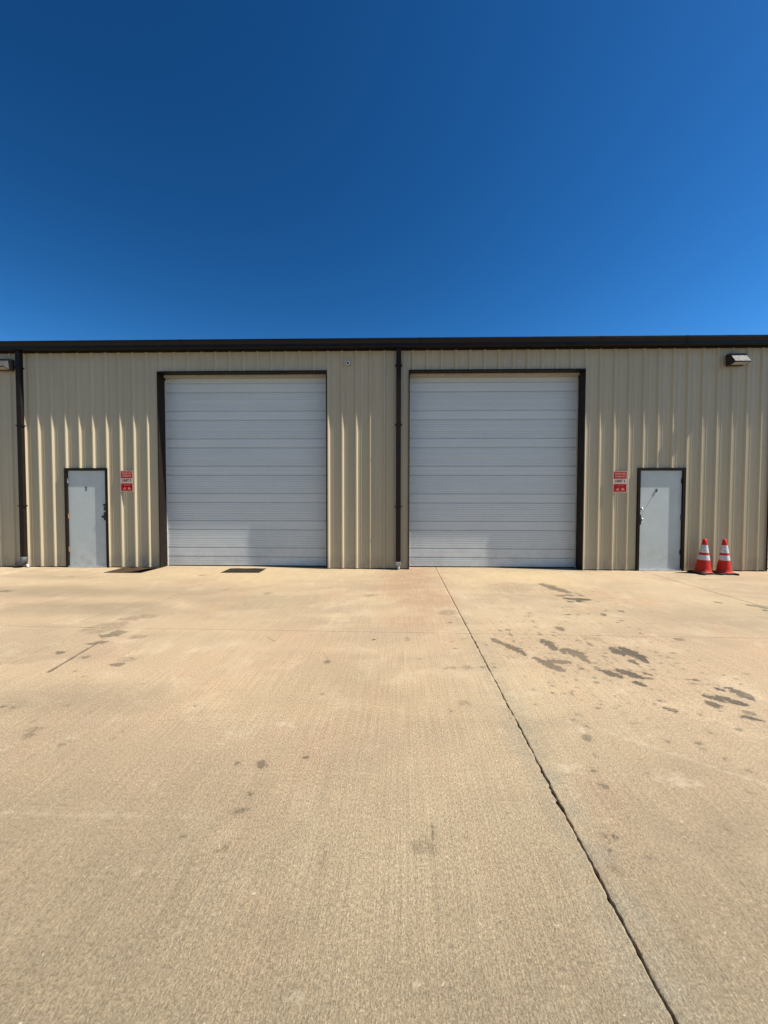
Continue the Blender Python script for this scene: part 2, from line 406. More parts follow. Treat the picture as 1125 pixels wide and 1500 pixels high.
STAINS = [
 (2.02,-1.91,0.302,0.412,'soft'), (1.65,-2,0.17,0.219,'soft'), (2.42,-1.45,0.185,0.215,'soft'), (2.63,-1.54,0.114,0.125,'m'), (2.65,-1.78,0.097,0.136,'m'), (2.68,-1.97,0.085,0.11,'m'),
 (2.52,-2.28,0.073,0.067,'m'), (2.67,-2.24,0.082,0.067,'m'), (2.74,-2.05,0.059,0.071,'m'), (2.63,-2.47,0.051,0.062,'d'), (2.78,-2.48,0.071,0.062,'d'), (2.67,-2.6,0.077,0.044,'d'),
 (2.52,-2.62,0.062,0.044,'d'), (2.19,-3.29,0.048,0.035,'d'), (2.32,-3.28,0.03,0.035,'d'), (2.66,-3.24,0.051,0.047,'d'), (2.98,-3.09,0.042,0.038,'d'), (2.74,-3.51,0.026,0.031,'d'),
 (2.48,-3.24,0.017,0.023,'d'), (1.84,-3.85,0.042,0.082,'m'), (1.67,-4.08,0.026,0.033,'m'), (1.72,-3.98,0.029,0.017,'m'), (2.76,-3.84,0.018,0.018,'d'), (2.68,-3.99,0.023,0.026,'d'),
 (1.12,-3.93,0.026,0.026,'m'), (1.22,-3.91,0.036,0.035,'m'), (1.21,-4.05,0.017,0.051,'m'), (1.04,-4.34,0.076,0.088,'m'), (1,-4.29,0.049,0.068,'m'), (1.14,-4.48,0.057,0.095,'m'),
 (1.15,-4.55,0.03,0.053,'m'), (1.51,-4.36,0.053,0.101,'m'), (1.51,-4.27,0.032,0.075,'m'), (1.51,-4.45,0.031,0.042,'m'), (1.66,-4.59,0.101,0.077,'m'), (1.63,-4.51,0.065,0.06,'m'),
 (1.7,-4.68,0.059,0.073,'m'), (1.68,-4.32,0.038,0.073,'s'), (2.07,-4.2,0.083,0.093,'s'), (1.94,-4.33,0.033,0.044,'m'), (2.04,-4.16,0.056,0.048,'s'), (2.1,-4.53,0.056,0.079,'d'),
 (2.08,-4.46,0.021,0.014,'m'), (2.23,-4.53,0.102,0.079,'d'), (2.25,-4.64,0.084,0.062,'d'), (2.24,-4.75,0.033,0.035,'d'), (2.12,-4.76,0.034,0.041,'d'), (1.27,-4.75,0.043,0.071,'m'),
 (1.14,-4.76,0.029,0.059,'s'), (1.42,-4.78,0.096,0.058,'m'), (1.45,-4.83,0.056,0.079,'m'), (1.35,-4.89,0.07,0.076,'m'), (1.38,-4.94,0.036,0.042,'m'), (1.56,-4.92,0.027,0.032,'m'),
 (1.71,-4.91,0.032,0.027,'m'), (1.79,-5.01,0.072,0.071,'d'), (1.94,-5.01,0.098,0.071,'d'), (1.9,-4.97,0.05,0.046,'d'), (1.97,-5.07,0.053,0.039,'d'), (2.08,-5.01,0.029,0.015,'k'),
 (2.04,-5.1,0.039,0.024,'d'), (1.91,-5.19,0.038,0.04,'d'), (2.19,-4.92,0.027,0.015,'m'), (1.92,-4.65,0.025,0.018,'m'), (2.37,-5.11,0.026,0.014,'d'), (2.34,-5.18,0.03,0.018,'m'),
 (2.42,-5.12,0.026,0.019,'d'), (2.48,-5.28,0.036,0.03,'d'), (2.59,-5.33,0.085,0.062,'d'), (2.6,-5.38,0.048,0.047,'d'), (2.31,-5.41,0.055,0.039,'d'), (2.43,-5.45,0.088,0.053,'d'),
 (2.39,-5.41,0.047,0.031,'d'), (2.25,-5.49,0.049,0.055,'d'), (2.4,-5.61,0.033,0.024,'m'), (2.36,-5.68,0.06,0.029,'d'), (2.34,-5.66,0.022,0.017,'d'), (1.88,-5.59,0.04,0.031,'m'),
 (1.89,-5.46,0.027,0.015,'d'), (2.97,-4.16,0.044,0.04,'m'), (2.58,-4.98,0.02,0.015,'m'), (2.64,-4.54,0.03,0.019,'m'), (1.13,-5.37,0.01,0.012,'k'), (1.28,-5.38,0.014,0.025,'m'),
 (1.3,-5.33,0.012,0.013,'m'), (1.32,-5.19,0.013,0.009,'m'), (1.34,-5.08,0.014,0.014,'m'), (1.59,-5.1,0.017,0.014,'m'), (1.45,-5.48,0.012,0.011,'m'), (1.12,-5.93,0.026,0.033,'m'),
 (1.12,-5.91,0.016,0.016,'m'), (1.18,-5.81,0.014,0.012,'m'), (1.19,-5.67,0.022,0.026,'s'), (1.52,-5.76,0.014,0.009,'m'), (1.6,-5.95,0.016,0.01,'m'), (1.76,-5.71,0.01,0.01,'m'),
 (2.04,-5.65,0.014,0.014,'m'), (1.94,-5.83,0.013,0.009,'m'), (1.94,-5.86,0.013,0.009,'m'), (1.76,-6.02,0.015,0.01,'m'), (1.78,-5.46,0.011,0.008,'m'), (4.68,-2.6,0.046,0.044,'m'),
 (5.01,-2.77,0.059,0.055,'m'), (5.11,-2.79,0.096,0.055,'m'), (4.97,-3.01,0.05,0.051,'d'), (1.37,-5.58,0.015,0.011,'m'), (1.85,-5.76,0.011,0.009,'m'), (2.31,-5.84,0.014,0.009,'m'),
 (2.87,-2.1,0.05,0.052,'m'), (2.85,-2.24,0.057,0.05,'m'), (1.7,-3.24,0.021,0.035,'m'), (1.64,-3.36,0.027,0.022,'m'), (1.62,-3.59,0.019,0.051,'m'), (1.75,-2.89,0.022,0.027,'m'),
 (1.58,-3.81,0.015,0.028,'m'), (1.54,-4.04,0.018,0.05,'m'), (3.08,-3.61,0.044,0.02,'s'), (-0.84,-6.22,0.027,0.039,'m'), (-0.85,-6.24,0.015,0.028,'m'), (-0.83,-6.55,0.029,0.016,'m'),
 (-0.84,-6.45,0.018,0.014,'m'), (-0.99,-6.22,0.016,0.017,'m'), (-0.61,-6.16,0.019,0.016,'k'), (-0.32,-4.26,0.02,0.02,'k'), (0.22,-6.67,0.008,0.009,'m'), (1,-6.35,0.021,0.019,'m'),
 (0.98,-6.33,0.015,0.015,'m'), (0.88,-6.65,0.015,0.013,'m'), (0.84,-6.65,0.015,0.014,'m'), (0.82,-6.72,0.011,0.011,'m'), (0.8,-6.79,0.011,0.009,'m'), (0.79,-6.81,0.014,0.008,'m'),
 (0.84,-6.68,0.009,0.01,'s'), (0.97,-6.75,0.012,0.008,'m'), (1.41,-6.6,0.009,0.009,'m'), (1.72,-6.37,0.012,0.011,'m'), (1.76,-6.02,0.014,0.013,'m'), (1.6,-5.96,0.015,0.012,'m'),
 (1.81,-6.11,0.016,0.009,'m'), (1.11,-5.95,0.026,0.021,'m'), (1,-6.23,0.019,0.017,'m'), (1.08,-6.1,0.012,0.024,'s'), (0.63,-3.26,0.108,0.156,'s'), (0.59,-3.66,0.042,0.032,'m'),
 (0.66,-4.21,0.036,0.02,'s'), (0.39,-4.94,0.085,0.035,'s'), (0.56,-4.93,0.048,0.042,'s'), (0.42,-5.53,0.046,0.039,'s'), (0.05,-4.23,0.037,0.061,'s'), (-2.12,-2.25,0.066,0.135,'s'),
 (-0.71,-4.84,0.031,0.03,'m'), (-0.46,-2.33,0.129,0.087,'s'), (0.3,-5.65,0.012,0.018,'m'), (-0.38,-5.68,0.01,0.009,'m'), (-3.25,-4.2,0.121,0.106,'b'), (-3.22,-4.11,0.092,0.067,'b'),
 (-3.17,-4.43,0.085,0.038,'b'), (-3.23,-4.47,0.056,0.028,'b'), (-3.02,-4.81,0.046,0.046,'m'), (-2.62,-4.95,0.056,0.036,'m'), (-3.37,-4.7,0.06,0.033,'m'), (-3.51,-3.98,0.222,0.165,'s'),
 (-3.42,-3.86,0.147,0.124,'s'), (-3.27,-3.53,0.192,0.114,'s'), (-3.42,-3.62,0.12,0.083,'s'), (-2.9,-4.26,0.104,0.062,'s'), (-2.6,-4.84,0.077,0.06,'s'), (-2.92,-5.68,0.03,0.013,'m'),
 (-2.83,-5.69,0.02,0.01,'m'), (-2.44,-5.94,0.053,0.036,'s2'), (-2.41,-6.01,0.034,0.034,'s2'), (-2.12,-6.07,0.033,0.039,'s2'), (-1.86,-6.02,0.025,0.014,'s'), (-2.87,-5.1,0.017,0.013,'m'),
 (-2.14,-5.31,0.014,0.011,'m'), (-2.53,-5.85,0.019,0.01,'s'), (-2.47,-5.65,0.02,0.011,'m'), (-6.42,-2.25,0.177,0.055,'m'), (-3.9,-0.81,0.082,0.055,'m'), (-6.35,-1.06,0.026,0.039,'m'),
 (-2.9,-2.04,0.056,0.039,'s'), (0.03,-6.72,0.065,0.039,'s'), (0.08,-6.66,0.009,0.028,'s'), (0.07,-6.62,0.015,0.007,'s'), (-0.39,-6.8,0.015,0.036,'s'), (-0.41,-6.73,0.014,0.019,'s'),
 (-0.53,-6.61,0.019,0.015,'s'), (-0.2,-7.04,0.009,0.008,'s'), (-0.83,-6.75,0.02,0.02,'s'), (-0.85,-6.77,0.009,0.009,'s'), (-0.19,-7.02,0.007,0.006,'s'),
]
LIGHT_PATCHES = [
 (-0.48,-3.26,0.128,0.125,'l'), (-0.6,-3.36,0.089,0.06,'l'), (-0.72,-2.71,0.161,0.154,'l'), (-0.74,-3.78,0.041,0.05,'l'), (1.15,-2.98,0.115,0.138,'l'), (1.1,-2.41,0.105,0.085,'l'),
 (0.88,-3.25,0.09,0.094,'l'), (0.97,-5.39,0.116,0.053,'l'), (1.09,-5.78,0.045,0.048,'l'), (1.13,-5.83,0.036,0.039,'l'), (0.6,-5.88,0.027,0.022,'l'), (-0.81,-5.85,0.063,0.069,'l'),
 (0.6,-5.87,0.027,0.022,'l'), (-1.13,-6.86,0.022,0.022,'l'), (-1.36,-6.39,0.035,0.048,'l'), (-0.38,-7.24,0.04,0.015,'l'), (0.86,-6.22,0.114,0.044,'l'), (1.42,-6.28,0.11,0.073,'l'),
 (-0.03,-7.2,0.013,0.01,'l'),
]
CHAINS = [
 ([(2.22, -4.425, 0.03), (2.233, -4.531, 0.042), (2.25, -4.631, 0.036), (2.235, -4.778, 0.009)], 'd'),
 ([(2.092, -4.482, 0.029), (2.113, -4.521, 0.043), (2.121, -4.572, 0.028)], 'd'),
 ([(1.757, -4.979, 0.027), (1.778, -5.009, 0.033), (1.815, -5.071, 0.015)], 'd'),
 ([(1.886, -4.955, 0.023), (1.937, -5.019, 0.033), (1.992, -5.094, 0.018)], 'd'),
 ([(2.575, -5.269, 0.02), (2.594, -5.334, 0.031), (2.592, -5.43, 0.012)], 'd'),
 ([(2.286, -5.393, 0.015), (2.331, -5.403, 0.022), (2.345, -5.444, 0.018)], 'd'),
 ([(2.39, -5.402, 0.015), (2.422, -5.453, 0.027), (2.459, -5.503, 0.014)], 'd'),
 ([(2.233, -5.473, 0.015), (2.245, -5.502, 0.026), (2.249, -5.537, 0.014)], 'd'),
 ([(2.316, -5.668, 0.008), (2.357, -5.68, 0.015), (2.398, -5.704, 0.007)], 'd'),
 ([(0.97, -4.229, 0.022), (1.019, -4.303, 0.026), (1.059, -4.396, 0.02)], 'p'),
 ([(1.083, -4.388, 0.025), (1.126, -4.476, 0.039), (1.159, -4.587, 0.018)], 'p'),
 ([(1.358, -4.763, 0.021), (1.432, -4.784, 0.025), (1.511, -4.793, 0.017)], 'm'),
 ([(1.306, -4.833, 0.025), (1.35, -4.897, 0.036), (1.382, -4.969, 0.02)], 'm'),
 ([(1.557, -4.55, 0.019), (1.639, -4.508, 0.034), (1.686, -4.597, 0.046), (1.705, -4.805, 0.013)], 'm'),
 ([(1.497, -4.229, 0.027), (1.507, -4.361, 0.041), (1.522, -4.472, 0.025)], 'p'),
 ([(1.996, -4.145, 0.017), (2.083, -4.166, 0.033), (2.124, -4.293, 0.01)], 's'),
 ([(2.397, -5.601, 0.008), (2.416, -5.627, 0.01)], 'm'),
 ([(1.891, -5.171, 0.018), (1.917, -5.227, 0.014)], 'd'),
 ([(1.86, -5.569, 0.011), (1.895, -5.608, 0.011)], 'd'),
 ([(1.252, -4.713, 0.022), (1.291, -4.799, 0.025)], 'm'),
 ([(2.561, -1.441, 0.041), (2.648, -1.781, 0.062), (2.724, -2.0, 0.036)], 'm'),
 ([(2.549, -2.438, 0.031), (2.664, -2.527, 0.03)], 'd'),
 ([(2.713, -2.464, 0.031), (2.835, -2.491, 0.031)], 'd'),
 ([(5.032, -2.74, 0.019), (5.082, -2.897, 0.026)], 'm'),
 ([(2.113, -4.747, 0.013), (2.129, -4.798, 0.013)], 'd'),
 ([(2.08, -5.0, 0.008), (2.107, -5.034, 0.007)], 'k'),
 ([(1.513, -1.929, 0.119), (1.913, -1.765, 0.22), (2.452, -1.549, 0.106)], 'soft'),
]
STAINS = [q for q in STAINS if not (q[0] > 0.95 and q[1] < -4.1 and max(q[2], q[3]) > 0.05 and q[1] > -5.75) and not (q[4] == 'soft')]
# smears: start, end, half width, strength
SMEARS = [((-3.09, -5.12), (-3.19, -4.45), 0.014, 'd'), ((-3.19, -4.45), (-3.22, -4.25), 0.022, 's'), ((-3.6, -4.95), (-3.62, -3.6), 0.010, 's'),
          ((2.12, -4.42), (2.23, -4.72), 0.025, 'd'), ((-0.72, -4.78), (-0.8, -4.62), 0.01, 's'), ((-1.35, -4.35), (-1.5, -4.2), 0.008, 'm'),
          ((-2.2, -3.0), (-2.3, -2.7), 0.012, 's'), ((0.075, -6.69), (0.07, -6.6), 0.008, 'm'), ((1.2, -5.8), (1.9, -6.35), 0.02, 'l2')]
rs = np.random.RandomState(5)
for _ in range(420):           # fine splatter round the drips
    a = rs.rand()
    x = 1.0 + a * 1.6 + rs.randn() * 0.35; y = -4.3 - a * 0.9 + rs.randn() * 0.55
    r = 0.0065 + 0.011 * rs.rand() ** 2.2
    STAINS.append((x, y, r * (0.8 + 0.6 * rs.rand()), r, 'm' if rs.rand() < 0.75 else 's'))
for _ in range(200):
    x = rs.uniform(-5, 5); y = rs.uniform(-6.9, -0.8); r = 0.0055 + 0.014 * rs.rand() ** 3
    STAINS.append((x, y, r, r * 0.9, 's' if rs.rand() < 0.6 else 'm'))
for _ in range(60):
    x = rs.uniform(1.2, 3.4); y = rs.uniform(-3.8, -1.6); r = 0.010 + 0.02 * rs.rand() ** 2
    STAINS.append((x, y, r * 1.2, r, 'm' if rs.rand() < 0.5 else 's'))
STR = {'k': 1.0, 'd': 0.92, 'm': 0.62, 'b': 0.62, 's': 0.4, 's2': 0.6}

def paint(X, Y):
    n = len(X)
    sd = np.full(n, -0.05); st = np.zeros(n); soft = np.zeros(n); pale = np.zeros(n)
    red = np.zeros(n); grey = np.zeros(n); och = np.zeros(n); grime_falloff = np.zeros(n)
    for i, (cx, cy, rx, ry, t) in enumerate(STAINS):
        m_ = max(rx, ry) * 2.2 + 0.03
        k = np.nonzero((abs(X - cx) < m_) & (abs(Y - cy) < m_))[0]
        if not len(k): continue
        x, y = X[k], Y[k]; rm = min(rx, ry)
        e = np.hypot((x - cx) / rx, (y - cy) / ry)
        if t in ('s', 'soft', 's2'):
            e = e + 0.8 * (N1(x / rm * 1.1 + i, y / rm * 1.1) - 0.5) + 0.4 * (N2(x / rm * 3, y / rm * 3 + i) - 0.5)
            v = np.clip((1.15 - e) / 0.5, 0, 1) * {'s': 0.62, 'soft': 0.42, 's2': 0.7}[t]
            soft[k] = np.maximum(soft[k], v)
        else:
            e = e + 1.1 * (N1(x / rm * 0.9 + i * 3, y / rm * 0.9) - 0.45) + 0.7 * (N2(x / rm * 2.4, y / rm * 2.4 + i) - 0.5)
            d = (1.0 - e) * min(rm, 0.06)
            better = d > sd[k]
            vs_ = STR[t] * (0.72 + 0.28 * ((i * 37) % 11) / 10)
            st[k] = np.where(better, vs_, st[k]); soft[k] = np.maximum(soft[k], np.clip(1 + (d + 0.004) / 0.016, 0, 1) * 0.24); sd[k] = np.maximum(sd[k], d)
    for i, (P_, t) in enumerate(CHAINS):      # elongated drips: runs of tapering width with ragged rims
        xs_ = [q[0] for q in P_]; ys_ = [q[1] for q in P_]
        k = np.nonzero((X > min(xs_) - 0.35) & (X < max(xs_) + 0.35) & (Y > min(ys_) - 0.35) & (Y < max(ys_) + 0.35))[0]
        if not len(k): continue
        x, y = X[k], Y[k]; d = np.full(len(k), -9.0)
        for (ax, ay, ra), (bx, by, rb) in zip(P_[:-1], P_[1:]):
            L2 = (bx - ax) ** 2 + (by - ay) ** 2
            u = np.clip(((x - ax) * (bx - ax) + (y - ay) * (by - ay)) / L2, 0, 1)
            d = np.maximum(d, 1.5 * (ra + (rb - ra) * u) + 0.006 - np.hypot(x - ax - u * (bx - ax), y - ay - u * (by - ay)))
        rm = 1.3 * max(q[2] for q in P_)
        d = d + rm * (0.9 * (N1(x / rm * 1.3 + i * 5, y / rm * 1.3) - 0.5) + 0.75 * (N2(x / rm * 3.3, y / rm * 3.3 + i) - 0.5)) + 0.016 * (N3(x * 55 + i, y * 55) - 0.5)
        if t == 'p': d = np.minimum(d, 0.03) + 0.05 * (N3(x * 42, y * 42 + i) - 0.62)
        if t in ('s', 'soft'):
            soft[k] = np.maximum(soft[k], np.clip(0.5 + d / rm, 0, 1) * (0.5 if t == 's' else 0.42)); continue
        st[k] = np.where(d > sd[k], {'p': 0.78, 'm': 0.7, 'd': 0.94, 'k': 1.0}[t] * (0.85 + 0.15 * N1(x * 6, y * 6)), st[k]); sd[k] = np.maximum(sd[k], d)
        soft[k] = np.maximum(soft[k], np.clip(1 + (d + 0.004) / 0.022, 0, 1) * 0.26)
    for i, (a, b, wd, t) in enumerate(SMEARS):
        ax, ay = a; bx, by = b; L2 = (bx - ax) ** 2 + (by - ay) ** 2
        u = np.clip(((X - ax) * (bx - ax) + (Y - ay) * (by - ay)) / L2, 0, 1)
        d = np.hypot(X - ax - u * (bx - ax), Y - ay - u * (by - ay))
        d = wd * (0.55 + 0.9 * N1(X * 25, Y * 12 + i)) - d
        if t == 's': soft = np.maximum(soft, np.clip(d / wd * 1.5, 0, 1) * 0.55)
        elif t == 'l2': pale = np.maximum(pale, np.clip(d / wd * 1.5, 0, 1) * 0.5)
        else:
            st = np.where(d > sd, STR[t] * 0.8, st); sd = np.maximum(sd, d)
    for i, (cx, cy, rx, ry, t) in enumerate(LIGHT_PATCHES):
        e = np.hypot((X - cx) / rx, (Y - cy) / ry) + 0.9 * (N1(X * 16 + i, Y * 16) - 0.5) + 0.5 * (N3(X * 45, Y * 45) - 0.5)
        pale = np.maximum(pale, np.clip((1.1 - e) / 0.5, 0, 1) * 0.5)
    def blob(cx, cy, rx, ry, amp, s=1.6):
        e = np.hypot((X - cx) / rx, (Y - cy) / ry) + 0.7 * (N2(X * s, Y * s) - 0.5) + 0.3 * (N3(X * s * 4, Y * s * 4) - 0.5)
        q = np.clip(1.25 - e, 0, 1); return amp * q * q * (3 - 2 * q)
    red = np.maximum.reduce([blob(0.25, -0.8, 0.75, 1.6, 0.62), blob(0.3, -2.3, 0.6, 1.8, 0.5), blob(0.0, -5.6, 1.1, 0.9, 0.18), blob(1.2, -6.5, 0.6, 0.6, 0.12)])
    och = np.maximum.reduce([blob(-3.2, -0.7, 3.0, 1.0, 0.7), blob(2.3, -0.75, 1.7, 1.0, 0.75), blob(-0.2, -5.3, 1.6, 0.7, 0.25), blob(-5.5, -1.6, 2.2, 1.0, 0.35)])
    for a in ((-5.2, -2.2, 2.6, 0.45, 0.55), (-4.2, -3.2, 1.6, 0.4, 0.5), (-2.2, -2.7, 1.0, 0.6, 0.35), (-2.7, -5.6, 0.9, 0.35, 0.4), (-1.7, -7.3, 0.9, 0.7, 0.2),
              (-0.6, -7.5, 0.9, 0.3, 0.8), (4.2, -3.4, 1.8, 0.8, 0.3), (1.55, -6.2, 0.35, 0.12, 0.45), (0.2, -6.15, 0.7, 0.1, 0.35),
              (0.1, -6.05, 1.3, 0.05, 0.3), (1.6, -6.15, 1.6, 0.05, 0.3), (-0.5, -5.3, 0.8, 0.7, 0.2), (-6.8, -1.1, 1.6, 0.3, 0.35)):
        grime_falloff = np.maximum(grime_falloff, blob(*a))
    grime_falloff = np.maximum(grime_falloff, np.clip((-Y - 5.35 + 0.45 * (N2(X * 0.9, Y * 0.9) - 0.5) + 0.15 * (N3(X * 4, Y * 2) - 0.5)) / 2.1, 0, 1) * 0.95)  # near foreground darkened in the colour, standing in for lens falloff
    uj = X - 0.83 - JROT * Y
    amp = np.clip((-Y - 2.5) / 3.5, 0.05, 1)
    wdt = 0.055 + 0.05 * N1(Y * 3, Y * 0 + 4) + 0.03 * N2(Y * 11, X * 9)
    grey = np.clip(1.5 - abs(uj - 0.012) / wdt, 0, 1) * amp * 0.62
    # broom pass overlap lines across the pour
    for y0, x0, x1, wd in ((-6.60, -2.2, -0.95, 0.02), (-6.29, -0.95, -0.2, 0.006)):
        ok = (X > x0) & (X < x1)
        pale = np.where(ok, np.maximum(pale, np.clip(1 - abs(Y - y0 - 0.01 * N1(X * 6, X * 0)) / wd, 0, 1) * 0.35), pale)
    for u0, a in ((4.35, 0.35), (-4.35, 0.25)):
        soft = np.maximum(soft, np.clip(1 - abs(uj - u0) / 0.03, 0, 1) * a * N1(Y * 4, X))
    A = np.stack([np.clip(sd * 10 + 0.5, 0, 1), st, soft, pale], 1)
    B = np.stack([red, grey, och, grime_falloff], 1)
    return A.astype('f4'), B.astype('f4')

yard = empty('concrete_yard', (0.83, 0, 0), -JROT, 'broomed tan concrete yard of jointed slabs in front of the metal building', kind='structure')
PITCH = 4.35
UE = [k * PITCH for k in range(-4, 5)]
VE = [1.2, -4.04, -8.25, -12.5]
def rag(v, side):            # spalled edge of the open joint
    a = 0.0025 * (N1(v * 9 + side * 40, v * 0 + side) - 0.5) + 0.006 * (N2(v * 28 + side * 17, v * 0) - 0.5) + 0.006 * (N3(v * 75, v * 0 + side) - 0.5)
    sp = np.clip(N1(v * 3.1 + side * 90, v * 0 + 7) - 0.74, 0, 1) * 0.045 * (N2(v * 50, v * 0 + 3))
    wd = 0.0016 + 0.0017 * np.clip((-v - 0.5) / 6.5, 0, 1)
    return wd + a * np.clip(-v / 4, 0.25, 1) + sp * np.clip(-v / 5, 0, 1)
def slab(i, j):
    u0, u1 = UE[i], UE[i + 1]; v1, v0 = VE[j], VE[j + 1]
    near = j <= 1 and 2 <= i <= 5
    if j == 1 and 3 <= i <= 4: du = 0.0125
    elif near: du = 0.025
    else: du = 1.0
    g = 0.0038
    def lines(a, b, d, ga, gb):
        n = max(2, int((b - a) / d))
        return np.concatenate([[a + ga, a + ga + 0.003], np.linspace(a, b, n + 1)[1:-1], [b - gb - 0.003, b - gb]])
    us = lines(u0, u1, du, g, g)
    if near and j == 0:
        vs = np.concatenate([[v0 + 0.0055, v0 + 0.0105], np.linspace(v0, -0.3, int((-0.3 - v0) / 0.022))[1:], np.linspace(-0.25, v1, 12)])
    elif near:
        lo = -7.6
        vs = np.concatenate([[v0 + g], np.linspace(v0 + 0.02, lo, 8), np.linspace(lo, v1, int((v1 - lo) / du))[1:-1], [v1 - 0.0105, v1 - 0.0055]])
    else: vs = lines(v0, v1, du, g, g)
    nu, nv = len(us), len(vs)
    U, V = np.meshgrid(us, vs)
    U = U.copy(); Z = np.zeros_like(U)
    Z[:, 0] = Z[:, -1] = -0.0025; Z[0, :] = Z[-1, :] = -0.0015
    if abs(u0) < 1e-6 and j <= 1:
        d = rag(vs, 1); U[:, 0] += d - g; U[:, 1] += d - g
        Z[:, 1] -= 0.0015 * (N3(vs * 60, vs * 0) > 0.6); Z[:, 0] -= 0.003
    if abs(u1) < 1e-6 and j <= 1:
        d = rag(vs, 2); U[:, -1] -= d - g; U[:, -2] -= d - g; Z[:, -1] -= 0.003
    cu, cv = (u0 + u1) / 2, (v0 + v1) / 2
    # skirt
    top = np.stack([U.ravel() - cu, V.ravel() - cv, Z.ravel()], 1)
    idx = np.arange(nu * nv).reshape(nv, nu)
    ring = np.concatenate([idx[0, :], idx[1:, -1], idx[-1, -2::-1], idx[-2:0:-1, 0]])
    low = top[ring].copy(); low[:, 2] = -0.15
    co = np.concatenate([top, low])
    q = np.stack([idx[:-1, :-1].ravel(), idx[:-1, 1:].ravel(), idx[1:, 1:].ravel(), idx[1:, :-1].ravel()], 1)
    nr = len(ring); a = np.arange(nr); b = (a + 1) % nr; base = nu * nv
    sk = np.stack([ring[b], ring[a], base + a, base + b], 1)
    F = np.concatenate([q, sk])
    me = bpy.data.meshes.new('slab')
    me.vertices.add(len(co)); me.vertices.foreach_set('co', co.astype('f4').ravel())
    me.loops.add(F.size); me.loops.foreach_set('vertex_index', F.astype('i4').ravel())
    me.polygons.add(len(F)); me.polygons.foreach_set('loop_start', (np.arange(len(F)) * 4).astype('i4'))
    me.update(calc_edges=True)
    c_, s_ = math.cos(-JROT), math.sin(-JROT)
    Uw = co[:, 0] + cu; Vw = co[:, 1] + cv
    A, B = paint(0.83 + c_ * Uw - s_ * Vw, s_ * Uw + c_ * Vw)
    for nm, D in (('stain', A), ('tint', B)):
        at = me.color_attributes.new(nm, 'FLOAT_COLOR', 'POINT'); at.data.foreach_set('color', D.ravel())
    me.materials.append(M['concrete'])
    o = bpy.data.objects.new('slab', me); o.location = (cu, cv, 0); link(o, yard)
for j in range(len(VE) - 1):
    for i in range(len(UE) - 1): slab(i, j)
jf = MB(); jf2 = MB()
jf.box(-0.03, 0.03, VE[-1], 1.0, -0.10, -0.016).build('joint_filler', M['filler'], yard)
for u in UE[1:-1]:
    if abs(u) > 0.1: jf2.box(u - 0.02, u + 0.02, VE[-1], 1.0, -0.10, -0.006)
for v in VE[1:-1]: jf2.box(UE[0], -0.035, v - 0.02, v + 0.02, -0.11, -0.009).box(0.035, UE[-1], v - 0.02, v + 0.02, -0.11, -0.009)
jf2.build('sawcut_filler', M['sawcut'], yard)

t_ = NT('bounce_cut_dark', 0.9, spec=0.3)  # dark ground added out of view to lower the bounce onto the wall
t_.color(t_.scale((0.06, 0.056, 0.05), t_.rng(t_.noise(t_.pos(), 3.0, 6, 0.7), 0.3, 0.7, 0.8, 1.25)))
t_.bump(t_.noise(t_.pos(), 90, 3), 0.5, 0.004)
tag(MB().box(-60, 60, -45, -12.56, -0.15, -0.012).build('bounce_cut_sheet', t_.m), 'dark unseen sheet added behind the camera to cut bounce light on the wall', kind='structure').rotation_euler = (0, 0, -JROT)

# pale chips and grit lying in and beside the open joint
ch = MB()
rr = random.Random(3)
for _ in range(260):
    v = -7.7 + 7.2 * rr.random() ** 1.6; u = rr.gauss(0, 0.03 if rr.random() < 0.5 else 0.5); r = rr.uniform(0.001, 0.0032)
    z = 0.0 if abs(u) > 0.012 else -0.018
    if abs(u) < 0.012: r *= 1.5
    k = len(ch.v)
    x, y = 0.83 + u + JROT * v, v - JROT * u
    for a in range(5): ch.v.append((x + r * math.cos(a * 1.256) * rr.uniform(.7, 1.3), y + r * math.sin(a * 1.256) * rr.uniform(.7, 1.3), z))
    ch.v.append((x, y, z + r * 1.1))
    ch.f += [(k + a, k + (a + 1) % 5, k + 5) for a in range(5)]
for _ in range(700):      # wind-blown grit and leaf scraps against the wall foot
    x = rr.uniform(-9, 8.4)
    if any(o[0] < x < o[1] for o in ((-5.23, -1.56), (0.235, 3.937))): y = rr.uniform(-0.02, 0.22) if rr.random() < 0.5 else -abs(rr.gauss(0, 0.2))
    else: y = -0.02 - abs(rr.gauss(0, 0.05))
    r = rr.uniform(0.002, 0.009); k = len(ch.v)
    for a in range(5): ch.v.append((x + r * math.cos(a * 1.256) * rr.uniform(.6, 1.5), y + r * math.sin(a * 1.256) * rr.uniform(.5, 1.2), 0.0))
    ch.v.append((x, y, r * 0.7)); ch.f += [(k + a, k + (a + 1) % 5, k + 5) for a in range(5)]
tag(ch.build('grit', M['chips']), 'grit and concrete chips scattered along the open joint and the foot of the wall', kind='stuff')

# ------------------------------------------------------------ the building
bld = empty('metal_building', (0, 0, 0), 0, 'long tan ribbed steel warehouse with two big grey overhead doors and dark brown trim', 'building')
PH = 0.3048
H_EAVE = 4.735
X0K, X1K = -48, 45
